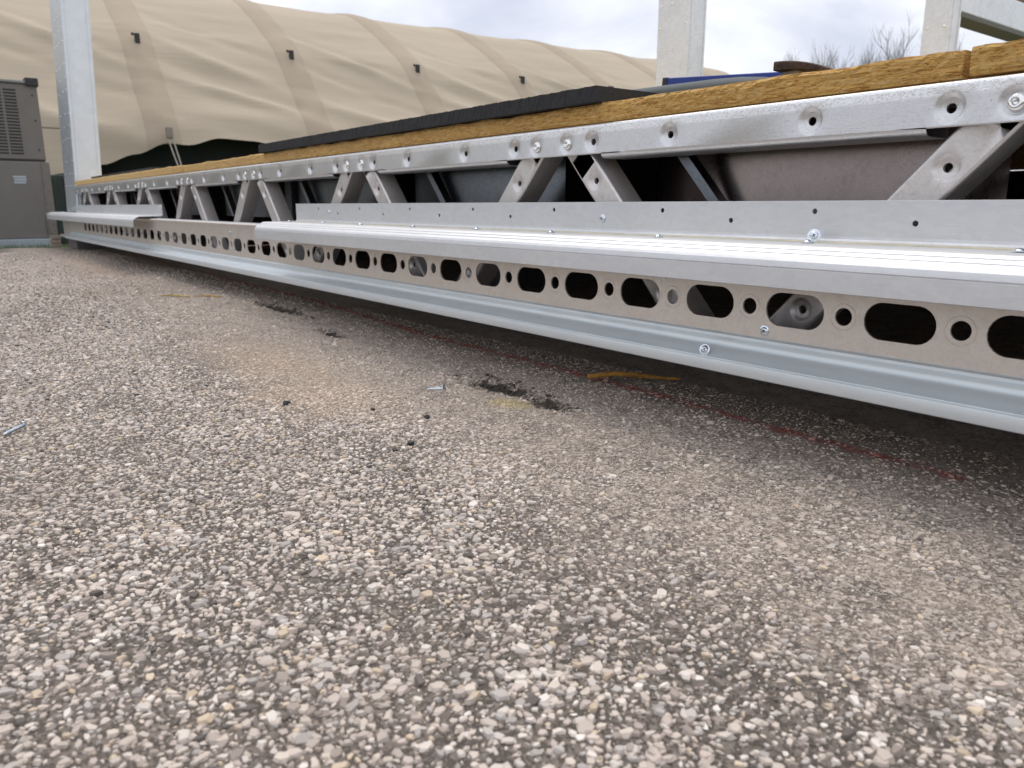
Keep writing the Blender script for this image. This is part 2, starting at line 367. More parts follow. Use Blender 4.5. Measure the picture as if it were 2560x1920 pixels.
# earth with grass out to the horizon
g = G(); rr = [0, 4, 6, 9, 14, 25, 60, 200, 700]; ns = 48
vs = [(0, 0, -0.06)]; fs = []
for k, r in enumerate(rr[1:]):
    for i in range(ns):
        a = 2*math.pi*i/ns; vs.append((r*math.cos(a), r*math.sin(a), -0.06-0.0*r))
for i in range(ns): fs.append((0, 1+i, 1+(i+1) % ns))
for k in range(len(rr)-2):
    for i in range(ns): a = 1+k*ns; fs.append((a+i, a+ns+i, a+ns+(i+1) % ns, a+(i+1) % ns))
kind(mesh_obj('grass_field', vs, fs, 'grass'), 'structure')
# grass blades along the tarmac edge
g = G()
for i in range(5200):
    y = random.uniform(-1.6, 0.25); x = edge_x(y)-abs(random.gauss(0, 0.25))-0.0; h = random.uniform(0.03, 0.085); a = random.uniform(0, 6.28); wd = 0.003
    dx, dy = math.cos(a), math.sin(a); l = random.uniform(0.0, 0.03)
    g.add([(x-dx*wd, y-dy*wd, -0.06), (x+dx*wd, y+dy*wd, -0.06), (x+dy*l, y-dx*l, -0.06+h)], [(0, 1, 2)])
gb = g.obj('verge_grass', plain('grass_blades', (0.07,0.14,0.022), 0.7, 0, 0.5, 8), None)
kind(tag(gb, 'short green grass growing along the tarmac edge', 'grass'), 'stuff')

# loose and bedded stone chippings (one mass)
def stones(name, xa, xb, ya, yb, sp, keep, nv0=7, nv1=5, size=0.0034, tone=1.0, pal=None, tall=1.0):
    nx = int((xb-xa)/sp); ny = int((yb-ya)/sp)
    X, Y = np.meshgrid(xa+(np.arange(nx)+0.5)*sp, ya+(np.arange(ny)+0.5)*sp, indexing='ij')
    X = X.ravel()+rng.uniform(-0.48, 0.48, nx*ny)*sp; Y = Y.ravel()+rng.uniform(-0.48, 0.48, nx*ny)*sp
    prob, sz = keep(X, Y); k = rng.random(len(X)) < prob; X, Y, sz = X[k], Y[k], sz[k]; N = len(X)
    a = size*sz*np.exp(rng.normal(0, 0.36, N))*np.where(rng.random(N) < 0.02, 1.7, 1.0); a = np.minimum(a, 0.0064)
    asp = rng.uniform(0.42, 0.92, N); h = a*rng.uniform(0.22, 0.50, N)*tall; rot = rng.uniform(0, 2*np.pi, N)
    t0 = np.linspace(0, 2*np.pi, nv0, endpoint=False)[None]+rng.uniform(-0.3, 0.3, (N, nv0)); r0 = rng.uniform(0.70, 1.18, (N, nv0))
    t1 = np.linspace(0, 2*np.pi, nv1, endpoint=False)[None]+rng.uniform(-0.35, 0.35, (N, nv1))+0.3; r1 = rng.uniform(0.55, 0.86, (N, nv1))
    lx = np.concatenate([r0*np.cos(t0), r1*np.cos(t1)], 1)*a[:, None]; ly = np.concatenate([r0*np.sin(t0), r1*np.sin(t1)], 1)*(a*asp)[:, None]
    lz = np.concatenate([np.full((N, nv0), -0.5), rng.uniform(0.75, 1.0, (N, nv1))], 1)*h[:, None]
    tx = rng.normal(0, 0.13, N)[:, None]; ty = rng.normal(0, 0.13, N)[:, None]
    lz = lz+lx*tx+ly*ty
    c, s = np.cos(rot)[:, None], np.sin(rot)[:, None]
    wx = X[:, None]+lx*c-ly*s; wy = Y[:, None]+lx*s+ly*c; base = gz(X, Y)+rng.uniform(-0.0008, 0.0006, N)
    wz = base[:, None]+lz
    nv = nv0+nv1; v = np.stack([wx, wy, wz], -1).reshape(-1, 3).astype(np.float32)
    tris = []; i = j = 0                      # stitch the rings
    while i < nv0 or j < nv1:
        if j >= nv1 or (i < nv0 and i/nv0 <= j/nv1): tris.append((i % nv0, (i+1) % nv0, nv0+j % nv1)); i += 1
        else: tris.append((i % nv0, nv0+(j+1) % nv1, nv0+j % nv1)); j += 1
    for q in range(1, nv1-1): tris.append((nv0, nv0+q, nv0+q+1))
    tr = np.array(tris, np.int32); f = (tr[None]+(np.arange(N)*nv)[:, None, None]).reshape(-1, 3).astype(np.int32)
    me = bpy.data.meshes.new(name); me.vertices.add(len(v)); me.vertices.foreach_set('co', v.ravel())
    me.loops.add(f.size); me.loops.foreach_set('vertex_index', f.ravel())
    me.polygons.add(len(f)); me.polygons.foreach_set('loop_start', np.arange(len(f), dtype=np.int32)*3)
    if pal is None: pal = np.array([(0.59,0.51,0.44), (0.53,0.45,0.395), (0.45,0.41,0.38), (0.65,0.58,0.52), (0.34,0.285,0.25), (0.58,0.47,0.35), (0.72,0.66,0.60), (0.13,0.112,0.10)])
    pi = rng.choice(len(pal), N, p=[0.25,0.22,0.15,0.15,0.09,0.055,0.045,0.04]); cc = (np.array((0.47,0.40,0.345))*(1-tone)*1.6+pal[pi]*(1-(1-tone)*1.6))*rng.uniform(0.82, 1.12, (N, 1))*(1-0.5*(1-tone))
    ca = np.concatenate([cc, np.ones((N, 1))], 1).astype(np.float32); ca = np.repeat(ca, nv, axis=0)
    at = me.attributes.new('stone_color', 'FLOAT_COLOR', 'POINT'); at.data.foreach_set('color', ca.ravel())
    me.update(calc_edges=True); me.materials.append(M['stone']); me.shade_flat()
    o = bpy.data.objects.new(name, me); col.objects.link(o); return o
def smoothn(X, Y, s, ph): return 0.5+0.25*(np.sin(X*s+ph+1.7*np.sin(Y*s*0.8+ph))+np.sin(Y*s*1.3-ph+1.4*np.sin(X*s*0.7)))
def pitmask(X, Y):
    pit = np.zeros_like(X)
    for cx, cy, rx, ry, dp in PITS: pit = np.maximum(pit, (((X-cx)/rx)**2+((Y-cy)/ry)**2 < 1.3)*1.0)
    return pit
def openness(X, Y): return np.clip((-Y-0.25-0.05*np.clip(-X-0.5, 0, 1)-0.02*np.clip((X+1.05)/0.7, 0, 1)+0.16*(smoothn(X, Y, 7.0, 1.9)-0.5)+0.07*(smoothn(X, Y, 19.0, 0.4)-0.5))/0.20, 0, 1)
def keep_grit(X, Y):
    d = openness(X, Y); n = smoothn(X, Y, 13.0, 0.8); n2 = smoothn(X, Y, 37.0, 2.1)
    return np.clip((0.64-0.06*d+0.4*(n-0.5)+0.3*(n2-0.5))*(1-0.75*pitmask(X, Y)), 0.05, 0.95), 0.55+0.2*d
def keep_near(X, Y):
    d = openness(X, Y); n = smoothn(X, Y, 9.0, 0.8); n2 = smoothn(X, Y, 27.0, 4.1)
    return np.clip((0.34+0.62*d+0.24*(n-0.5)+0.14*(n2-0.5))*(1-0.9*pitmask(X, Y)), 0.02, 0.96), 0.66+0.30*d+0.25*(n2-0.5)
st = stones('stone_chippings', -1.9, 0.25, -0.95, 0.10, 0.0051, keep_near, 6, 5, 0.0031)
kind(tag(st, 'pale angular stone chippings bedded in the tarmac in the foreground', 'chippings'), 'stuff')
st1 = stones('stone_grit', -1.9, 0.25, -0.95, 0.10, 0.0046, keep_grit, 5, 3, 0.0024, 0.80)
kind(tag(st1, 'fine grit packed between the larger chippings in the foreground', 'grit'), 'stuff')
def keep_pit(X, Y):
    m = np.zeros_like(X)
    for cx, cy, rx, ry, dp in PITS: m = np.maximum(m, np.clip(1.9-np.sqrt(((X-cx)/rx)**2+((Y-cy)/ry)**2), 0, 1))
    return np.clip(m*0.55*(0.4+1.2*smoothn(X, Y, 90.0, 0.3)), 0, 0.8), 0.6+0.7*rng.random(len(X))
DARKPAL = np.array([(0.035,0.03,0.025), (0.06,0.05,0.04), (0.10,0.085,0.07), (0.20,0.17,0.14), (0.05,0.045,0.03), (0.30,0.26,0.22), (0.025,0.022,0.02), (0.08,0.065,0.05)])
st3 = stones('tarmac_crumbs', -2.2, -0.74, -0.22, -0.04, 0.0052, keep_pit, 6, 4, 0.0033, 1.0, DARKPAL, 1.5)
kind(tag(st3, 'dark broken tarmac crumbs in and around the small pits', 'crumbs'), 'stuff')
def keep_far(X, Y):
    n = smoothn(X, Y, 5.0, 0.3); d = np.clip((-Y-0.18)/0.3, 0, 1)
    return np.clip(0.35+0.5*d+0.4*(n-0.5), 0.05, 0.95), 0.75+0.35*d
st2 = stones('stone_chippings', -5.4, -1.9, -1.0, 0.08, 0.0082, keep_far, 5, 3, 0.0042)
kind(tag(st2, 'pale stone chippings on the tarmac farther along the frame', 'chippings'), 'stuff')

# ================================================================== steel floor frame
frame = tag(empty('steel_floor_frame', (0, 0, 0)), 'long galvanised steel lattice floor frame with slotted lower web', 'steel frame')
XL, XR = -5.62, 0.75
NODES = [-0.281-0.715*k for k in range(-1, 8)]
PITCH_S = 0.1205
def P0(x, y, z): return (x, y, z)
# --- top chord: dimpled face, top flange, rolled lower edge cut away at every node
DIMPLE = [(0.0165, 0.0), (0.0150, 0.0003), (0.0112, 0.0036), (0.0104, 0.0040), (0.0056, 0.0040), (0.0050, 0.0044), (0.0050, 0.0075)]
feats = []
for n in NODES:
    for dx in (-0.2505, -0.097, 0.097, 0.2505): feats.append((n+dx, 'hole'))
    for dx in (-0.038, 0.038): feats.append((n+dx, 'rivet'))
feats = sorted([f for f in feats if XL+0.03 < f[0] < XR-0.03])
g = G(); ZB, ZT = 0.3495, 0.3878; x = XL; ZC = 0.3665
bounds = [XL]+[(feats[i][0]+feats[i+1][0])/2 for i in range(len(feats)-1)]+[XR]
for i, (fx, kd) in enumerate(feats):
    lo = DIMPLE if kd == 'hole' else DIMPLE[:4]+[(0.0002, 0.0040)]
    a, b = max(bounds[i], fx-0.024), min(bounds[i+1], fx+0.024)
    g.cell(fx, ZC, a, b, ZB, ZT, circ(0.0), lo)
    for u, v in ((bounds[i], a), (b, bounds[i+1])):
        if v-u > 1e-4: g.add([(u,0,ZB),(v,0,ZB),(v,0,ZT),(u,0,ZT)], [(0,1,2,3)])
top = [(0.0, ZT)]+[(0.0045-0.0045*math.cos(a), ZT+0.0045*math.sin(a)) for a in (0.4, 0.8, 1.2, 1.57)]+[(0.05, ZT+0.0045), (0.05, 0.372)]
g.extrude_x(top, XL, XR, 60)
low = [(0.0, ZB), (0.0006, ZB-0.003), (0.003, ZB-0.006), (0.007, ZB-0.008), (0.012, ZB-0.0085), (0.05, ZB-0.0085), (0.05, 0.362)]
cuts = sorted(NODES); xs = [XL]
for n in cuts: xs += [n-0.118, n+0.118]
xs.append(XR)
for i in range(0, len(xs), 2):
    a, b = max(xs[i], XL), min(xs[i+1], XR)
    if b > a: g.extrude_x(low, a, b, 6)
for n in cuts:
    a, b = max(n-0.118, XL), min(n+0.118, XR)
    if b > a: g.extrude_x([(0.0, ZB), (0.0004, ZB-0.0012), (0.0016, ZB-0.0012), (0.0018, ZB+0.0008)], a, b, 1)
def chord_mat():
    m = galv('galvanised_steel_chord', (0.66,0.66,0.67), (0.73,0.73,0.74), 0.32, 0.40, 70, 0.14, (0.46,0.44,0.43), metal=0.85, scr=0.45)
    b = NB.__new__(NB); b.m = m; b.t = m.node_tree; b.p = b.t.nodes['Principled BSDF']
    p = b.pos(); Z = b.sep(p)[2]
    old = b.p.inputs['Base Color'].links[0].from_socket
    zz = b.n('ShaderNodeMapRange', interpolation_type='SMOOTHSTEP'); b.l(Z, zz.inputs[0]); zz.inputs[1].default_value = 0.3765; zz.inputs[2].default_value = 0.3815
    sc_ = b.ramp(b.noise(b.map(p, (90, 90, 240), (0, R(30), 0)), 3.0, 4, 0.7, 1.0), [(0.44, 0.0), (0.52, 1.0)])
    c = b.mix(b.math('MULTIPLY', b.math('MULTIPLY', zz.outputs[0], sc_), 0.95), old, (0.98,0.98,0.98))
    mk = b.ramp(b.noise(b.map(p, (120, 120, 420), (0, R(-38), 0)), 1.6, 3, 0.6, 0.6), [(0.64, 0.0), (0.70, 0.6)])
    c = b.mix(mk, c, (0.22,0.20,0.19)); b.l(c, b.p.inputs['Base Color']); return m
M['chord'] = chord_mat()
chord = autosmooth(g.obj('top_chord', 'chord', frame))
def rivet_mesh():
    g = G(); g.lathe([(0.0001, 0.0012), (0.0028, 0.0012), (0.0030, 0.0034), (0.0042, 0.0046), (0.0066, 0.0036), (0.0086, 0.0014), (0.0092, 0.0), (0.0088, -0.001)], 20, Matrix.Rotation(R(90), 4, 'X'))
    o = g.obj('rivet', 'rivet', chord, True); return o
riv = None
for fx, kd in feats:
    if kd == 'rivet':
        if riv is None: riv = rivet_mesh(); o = riv
        else: o = riv.copy(); col.objects.link(o); o.parent = chord
        o.location = (fx, 0.0032, ZC)
# --- diagonal braces, folded channels
def brace(node, side, i):
    """side -1: leans left going down, +1: leans right going down"""
    g = G(); dirv = Vector((side*0.93, 0, -1)).normalized(); perp = Vector((dirv.z*-1, 0, dirv.x))
    if perp.x < 0: perp = -perp
    topc = Vector((node+side*0.033, 0.0085, 0.378)); L = 0.395; hw = 0.0225
    def P(u, y, v):     # u across, v along (downwards)
        q = topc+perp*u+dirv*v; return (q.x, 0.0085+y, q.z)
    dims = [d for d in (0.094, 0.315)]
    segs = [0.0]
    for d in dims: segs += [d-0.0215, d+0.0215]
    segs.append(L)
    for k in range(0, len(segs), 2):
        n = max(1, int((segs[k+1]-segs[k])/0.06))
        for q in range(n):
            a = segs[k]+(segs[k+1]-segs[k])*q/n; b = segs[k]+(segs[k+1]-segs[k])*(q+1)/n
            g.add([P(-hw+0.004,0,a),P(hw-0.004,0,a),P(hw-0.004,0,b),P(-hw+0.004,0,b)], [(0,1,2,3)])
    for d in dims:
        g.cell(0, d, -hw+0.004, hw-0.004, d-0.0215, d+0.0215, circ(0.0), [(0.0155,0),(0.0140,0.0003),(0.0108,0.0034),(0.0100,0.0037),(0.0056,0.0037),(0.0050,0.0041),(0.0050,0.009)], 0.0, P)
    for s in (-1, 1):
        prof = [(s*(hw-0.004), 0)]+[(s*(hw-0.004+0.004*math.sin(a)), 0.004-0.004*math.cos(a)) for a in (0.4, 0.8, 1.2, 1.57)]+[(s*hw, 0.044), (s*(hw-0.012), 0.044)]
        vs = [P(u, y, v) for v in (0, L) for u, y in prof]; n = len(prof)
        g.add(vs, [(j, j+1, j+1+n, j+n) for j in range(n-1)])
    return autosmooth(g.obj('brace', 'galv_brace', frame))
for i, n in enumerate(NODES):
    for s in (-1, 1): brace(n, s, i)
# --- lower slotted track
YW = -0.05; ZW0, ZW1 = 0.1145, 0.2085; ZS = 0.1535
g = G(); slot = stadium(0.0375, 0.0198)
k = 0; xs_s = [-0.380+PITCH_S*j for j in range(-39, 9)]
first = xs_s[0]-PITCH_S*0.5
RING = [(0.0152, 0.0), (0.0148, 0.0004), (0.0142, 0.0004), (0.0138, 0.0), (0.0098, 0.0), (0.0096, 0.0004), (0.0096, 0.0026)]
for xc in xs_s:
    a = xc-0.0405; b = xc+0.0405
    g.cell(xc, ZS, a, b, ZW0, ZW1, slot, [(0, 0), (-0.0003, 0.0004), (-0.0003, 0.0026)], YW, None, 40)
    h = xc-PITCH_S/2; g.cell(h, ZS, b-PITCH_S, a, ZW0, ZW1, circ(0), RING, YW)
xe = xs_s[0]-0.0405-0.0395; g.add([(XL,YW,ZW0),(xe,YW,ZW0),(xe,YW,ZW1),(XL,YW,ZW1)], [(0,1,2,3)])
xr = xs_s[-1]+0.0405; g.add([(xr,YW,ZW0),(XR,YW,ZW0),(XR,YW,ZW1),(xr,YW,ZW1)], [(0,1,2,3)])
g.extrude_x([(YW, ZW1), (YW-0.0005, 0.2105), (YW-0.0065, 0.2135), (YW-0.008, 0.2165), (YW-0.006, 0.2190)], XL, XR, 40)
track = autosmooth(g.obj('slotted_web', 'galv_web', frame), 30)
g = G(); g.extrude_x([(YW-0.006, 0.2190), (YW-0.002, 0.2199), (-0.004, 0.2206)], XL, XR, 40); autosmooth(g.obj('track_flange', 'alu', frame), 30)
# --- bottom rail with a bead, a cove and a turned-down lip
g = G()
prof = [(-0.0495, 0.1175), (-0.0530, 0.1173), (-0.0556, 0.1155), (-0.0560, 0.1122), (-0.0548, 0.1098), (-0.0545, 0.1075)]
prof += [(-0.0545-0.0285*(1-math.cos(a)), 0.1075-0.0165*math.sin(a)) for a in [R(q) for q in range(8, 90, 9)]]
prof += [(-0.0838, 0.0908), (-0.0844, 0.0900), (-0.0838, 0.0893), (-0.0850, 0.0885), (-0.0855, 0.0860), (-0.0857, 0.0758), (-0.0853, 0.0746), (-0.0843, 0.0739), (0.05, 0.0738)]
g.extrude_x(prof, XL, XR, 60)
rail = autosmooth(g.obj('bottom_rail', 'rail', frame), 22)
# --- capping angles: upright leg with small holes, shelf, ribbed nose and lip
def cap(x0, x1, px0, px1, holes):
    g = G(); Z0, Z1 = 0.2375, 0.2765; yp = -0.004
    hs = sorted(holes); bd = [px0]+[(hs[i][0]+hs[i+1][0])/2 for i in range(len(hs)-1)]+[px1]
    for i, (hx, hz) in enumerate(hs): g.cell(hx, hz, bd[i], bd[i+1], Z0, Z1, circ(0.0034), [(0,0),(-0.0002,0.0003),(-0.0002,0.0025)], yp, None, 14)
    g.extrude_x([(yp, Z1), (yp+0.0002, Z1+0.0004), (yp+0.002, Z1+0.0004), (yp+0.002, Z1-0.002)], px0, px1, 1)
    g.extrude_x([(yp, Z0), (-0.0045, 0.2345), (-0.0065, 0.2322), (-0.0095, 0.2312), (-0.012, 0.2310)], px0, px1, 20)
    nose = [(-0.004, 0.2308), (-0.012, 0.2308), (-0.060, 0.2304), (-0.0955, 0.2300), (-0.0990, 0.2294), (-0.1035, 0.2268), (-0.1041, 0.2252), (-0.1056, 0.2256), (-0.1105, 0.2228), (-0.1111, 0.2212), (-0.1126, 0.2216),
            (-0.1180, 0.2183), (-0.1206, 0.2150), (-0.1220, 0.2105), (-0.1223, 0.2088), (-0.1214, 0.2080), (-0.1224, 0.2072), (-0.1227, 0.1990), (-0.1230, 0.1868), (-0.1222, 0.1860), (-0.1208, 0.1862), (-0.1204, 0.2075), (-0.1155, 0.2175), (-0.1000, 0.2270), (-0.012, 0.2285), (-0.004, 0.2285)]
    g.extrude_x(nose, x0, x1, 40, True, True)
    return autosmooth(g.obj('capping_angle', 'alu', frame), 17)
hl2 = [(-0.5136+0.2335*j, 0.265) for j in range(-6, 6)]+[(-0.3968+0.2338*j, 0.253) for j in range(-7, 5)]
hl2 = [h for h in hl2 if -2.03 < h[0] < XR-0.05 and abs(h[0]+0.8658) > 0.02]
cap2 = cap(-2.062, XR, -2.062, XR, hl2)
cap1 = cap(-6.16, -3.495, -5.62, -3.495, [(-3.6-0.2335*j, 0.263 if j % 2 else 0.253) for j in range(8)])
# sealant tape along the back of the shelf
g = G(); g.box(-2.05, XR, -0.032, -0.014, 0.2300, 0.2320, 0.0004); g.obj('sealant_tape', 'sealant', cap2)
# --- screws
CROSS = None
def screw_geo(length=0.022, flange=0.0066):
    """axis +Z is the head side; flange underside at z=0"""
    g = G(); g.lathe([(0.0001, 0.0026), (0.0016, 0.0027), (0.0031, 0.0024), (0.0042, 0.0014), (0.0046, 0.0010), (flange*0.97, 0.0008), (flange, 0.0003), (flange*0.96, 0.0), (0.0021, 0.0)], 22)
    z = 0.0; pr = [(0.0021, 0.0)]
    while z > -length*0.78: pr += [(0.0021, z-0.0004), (0.0026, z-0.0009), (0.0020, z-0.0014)]; z -= 0.0014
    pr += [(0.0017, z-0.001), (0.0016, -length*0.92), (0.0003, -length)]
    g.lathe(pr, 12); return g
def make_screw(name, parent, loc, axis, length=0.022, flange=0.0066, roll=0.3):
    q = Vector(axis).normalized().to_track_quat('Z', 'Y').to_matrix().to_4x4() @ Matrix.Rotation(roll, 4, 'Z')
    o = autosmooth(screw_geo(length, flange).obj(name, 'screw', parent), 40)
    o.matrix_world = Matrix.Translation(loc) @ q if parent is None else Matrix.Translation(loc) @ q
    c = G()
    c.box(-0.0021, 0.0021, -0.00045, 0.00045, 0.0016, 0.00285); c.box(-0.00045, 0.00045, -0.0021, 0.0021, 0.0016, 0.00288)
    r = c.obj('cross_shade_bars', 'dark', o); return o  # raised dark bars paint the shade inside the cross recess
for x_ in [-0.2777-0.2165*j for j in range(9)]:
    s = make_screw('screw', cap2, (x_, -0.05+0.006*math.sin(x_*9), 0.2312), (random.uniform(-.08,.08), random.uniform(-.08,.08), 1), 0.012, 0.0076, x_*7)
make_screw('screw', cap2, (-0.8658, -0.004, 0.2526), (0, -1, 0.05), 0.012, 0.0064, 0.4)
make_screw('screw', cap2, (-1.85, -0.004, 0.2560), (0, -1, 0), 0.012, 0.0058, 0.9)
make_screw('screw', track, (-0.537, YW-0.0003, 0.1262), (0.1, -1, 0), 0.012, 0.0068, 0.7)
make_screw('screw', track, (-0.700, YW-0.0003, 0.1795), (0.0, -1, 0), 0.012, 0.0060, 0.2)
make_screw('screw', track, (-2.49, YW-0.0003, 0.190), (0.0, -1, 0), 0.012, 0.0066, 0.5)
make_screw('screw', rail, (-3.05, -0.0700, 0.0905), (0.2, -0.9, 0.3), 0.012, 0.0066, 0.5)
# --- inner panel behind the lattice, end bracket; unseen joists and rear beam added to block light
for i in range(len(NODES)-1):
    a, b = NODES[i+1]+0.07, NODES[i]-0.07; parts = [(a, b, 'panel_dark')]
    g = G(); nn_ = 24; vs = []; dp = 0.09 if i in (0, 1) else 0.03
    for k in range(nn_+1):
        u = k/nn_; x_ = a+(b-a)*u; y_ = 0.095+dp*max(0, 0.5-u)**2*4  # left half curved back, a shape added to darken that end
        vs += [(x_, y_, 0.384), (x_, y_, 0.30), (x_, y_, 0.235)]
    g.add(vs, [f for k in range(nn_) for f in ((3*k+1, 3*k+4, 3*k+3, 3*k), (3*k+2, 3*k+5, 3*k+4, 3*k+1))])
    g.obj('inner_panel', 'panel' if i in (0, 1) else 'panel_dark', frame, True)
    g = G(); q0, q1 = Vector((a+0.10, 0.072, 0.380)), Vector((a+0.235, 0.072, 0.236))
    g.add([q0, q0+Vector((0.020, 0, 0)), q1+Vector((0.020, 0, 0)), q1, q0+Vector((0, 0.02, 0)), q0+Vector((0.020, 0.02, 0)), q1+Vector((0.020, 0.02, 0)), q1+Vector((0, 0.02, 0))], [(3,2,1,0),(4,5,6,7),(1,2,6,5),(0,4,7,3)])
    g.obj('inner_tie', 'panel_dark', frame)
g = G(); g.box(XL, XR, 2.24, 2.30, 0.06, 0.391); g.obj('unseen_rear_beam', 'joist', frame)  # solid and unseen, added to keep light out from behind
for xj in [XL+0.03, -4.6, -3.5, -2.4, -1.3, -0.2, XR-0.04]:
    g = G(); g.box(xj-0.025, xj+0.025, 0.11, 2.24, 0.10, 0.391); g.obj('joist', 'joist', frame)  # unseen, added to block light under the deck
g = G(); g.box(XL-0.33, XL, -0.045, 0.06, 0.078, 0.2195, 0.003); g.box(XL-0.33, XL, -0.07, -0.04, 0.074, 0.090, 0.002); g.box(XL-0.01, XL, 0.052, 2.3, 0.075, 0.391)  # last box is an unseen sheet closing the left end to light
g.obj('end_bracket', 'galv_web', frame)

# ================================================================== deck boards
def board(x0, x1, y0, y1, z0, z1, label, seed, top_wave=0.0012):
    rs = np.random.default_rng(seed); nx = int((x1-x0)/0.006); nz = 7; vs = []; fs = []
    tw = np.convolve(rs.normal(0, 1, nx+21), np.ones(9)/9, 'same')[10:10+nx+1]*top_wave*2.2
    d = rs.normal(0, 0.0009, (nx+1, nz+1)); d2 = np.repeat(rs.normal(0, 0.0011, (nx//5+2, nz+1)), 5, axis=0)[:nx+1]
    for i in range(nx+1):
        x = x0+(x1-x0)*i/nx
        for j in range(nz+1):
            t = j/nz; z = z0+(z1+tw[i]-z0)*t; y = y0+d[i, j]*0.7+d2[i, j]*0.35+(0.0022 if j in (0, nz) else 0)
            vs.append((x, y, z))
    n = nz+1
    for i in range(nx):
        for j in range(nz): k = i*n+j; fs.append((k, k+n, k+n+1, k+1))
    B = len(vs)
    for i in (0, nx): vs += [(x0 if i == 0 else x1, y1, z0), (x0 if i == 0 else x1, y1, z1)]
    topf = [i*n+nz for i in range(nx+1)]
    fs.append(tuple(topf)+(B+3, B+1)); fs.append(tuple(i*n for i in reversed(range(nx+1)))+(B, B+2))
    fs.append(tuple(range(nz, -1, -1))+(B, B+1)); fs.append(tuple(nx*n+j for j in range(nz+1))+(B+3, B+2)); fs.append((B, B+2, B+3, B+1))
    o = mesh_obj('deck_board', vs, fs, 'wood'); tag(o, label, 'board', 'deck boards laid along the steel frame'); return o
ZD0, ZD1 = 0.3945, 0.4215
board(-0.3655, XR+0.05, 0.004, 2.28, ZD0+0.001, ZD1+0.0012, 'yellow brown strand board deck panel right of the open butt joint', 3)
board(-3.163, -0.373, 0.006, 2.28, ZD0, ZD1-0.0004, 'long yellow brown strand board deck panel carrying the black board and blue bar', 5)
board(-5.60, -3.168, 0.004, 2.28, ZD0, ZD1+0.001, 'pale strand board deck panel at the far end beside the tall post', 8)

# ================================================================== posts
def post(loc, wx, wy, h, label, mat, tilt=(0, 0), rv=0.05, rows=((0.12), (0.5), (0.88)), seed=1, rg=0.006):
    t = tag(empty('steel_post', loc), label, 'post', 'steel posts standing on the deck'); rs = random.Random(seed)
    g = G(); g.box(0, wx, 0, wy, 0, h, 0.006); bdy = g.obj('post_body', mat, t)
    # raised fold strips down the side face
    for yy, ww in ((wy*0.12, 0.012), (wy*0.86, 0.010)):
        g = G(); g.box(wx-0.002, wx+0.004, yy, yy+ww, 0.0, h, 0.0015); g.obj('fold_strip', mat, t)
    base = None; z = 0.03; k = 0
    while z < h-0.05:
        for fr in rows:
            if rs.random() < 0.85:
                if base is None:
                    g = G(); g.lathe([(0.0001, 0.0028), (rg*0.6, 0.0024), (rg, 0.0006), (rg*1.05, -0.0008)], 10, Matrix.Rotation(R(90), 4, 'X')); base = g.obj('rivet', 'rivet', t, True); o = base
                else: o = base.copy(); col.objects.link(o); o.parent = t
                o.location = (wx*fr, 0.0005, z+rs.uniform(-0.004, 0.004))
        z += rv*(1.0 if k % 3 else 1.8); k += 1
    t.rotation_euler = (tilt[0], tilt[1], 0); return t
post((-6.04, 0.0, 0.2325), 0.42, 0.155, 2.6, 'tall broad blue grey steel post with riveted front at the far left end', 'post', (R(-2.2), 0), 0.075, (0.15, 0.4, 0.62, 0.88), 2, 0.008)
post((-2.800, 2.20, 0.4220), 0.195, 0.130, 2.4, 'pale zinc post with riveted face rising behind the blue bar', 'post_pale', (0, 0), 0.10, (0.1, 0.45, 0.92), 3)
post((-1.500, 2.20, 0.4220), 0.098, 0.070, 2.4, 'pale post at the right carrying the sloping rail', 'post_pale', (R(-0.6), R(-0.3)), 0.16, (0.2, 0.8), 4)
# rail running back from the right-hand post
rl = tag(empty('steel_rail', (-1.476, 2.272, 0.925)), 'pale steel rail running back from the right post at the top right', 'rail')
g = G(); g.box(0, 0.075, 0.0, 3.4, 0.03, 0.135, 0.004); g.obj('rail_body', 'post_pale', rl)
g = G(); g.box(-0.002, 0.077, 0.0, 3.4, 0.012, 0.0295, 0.002); g.obj('rail_underside', plain('dark_olive', (0.10,0.105,0.08), 0.6), rl)  # underside of the rail as a separate dark olive strip
g = G(); g.box(0.005, 0.07, 0.35, 3.4, 0.1355, 0.175, 0.003); g.obj('timber_packer', plain('brown_timber', (0.16,0.09,0.05), 0.7), rl)
g = G(); g.lathe([(0.0001, 0.02), (0.012, 0.018), (0.012, 0.0), (0.006, 0.0), (0.006, -0.03)], 10, Matrix.Translation((0.03, 0.0, -0.09)) @ Matrix.Rotation(R(90), 4, 'Y')); g.obj('bolt', 'joist', rl)
# second post at the rail's far end so that it stands
post((-1.49, 5.68, -0.06), 0.098, 0.070, 1.0, 'far post under the outer end of the top right rail', 'post_pale', (0, 0), 0.3, (0.2,), 6)

# ================================================================== things on the deck
g = G(); rs = random.Random(3)
x0, x1, y0, y1, z0, z1 = -2.305, -0.884, -0.008, 0.62, 0.4225, 0.4450
nx = 240; vs = []; fs = []
for i in range(nx+1):
    x = x0+(x1-x0)*i/nx
    for (y, z) in ((y0, z0), (y0, (z0+z1)/2), (y0, z1), (y1, z1), (y1, z0)):
        j = 0.0007 if y == y0 else 0.0
        vs.append((x, y+rs.uniform(-j, j), z+rs.uniform(-j, j)*0.8))
for i in range(nx):
    for k in range(5): a = i*5+k; b = i*5+(k+1) % 5; fs.append((a, a+5, b+5, b))
fs += [(0,1,2,3,4), tuple(reversed(range(nx*5, nx*5+5)))]
tag(mesh_obj('black_board', vs, fs, 'rubber'), 'black rough-edged flat board lying on the deck above the slotted web', 'board')
g = G(); g.box(-5.2, -3.75, 0.03, 0.5, 0.4235, 0.4375, 0.002); tag(g.obj('black_strip', 'rubber'), 'thin black sheet lying on the deck beside the far left post', 'sheet')
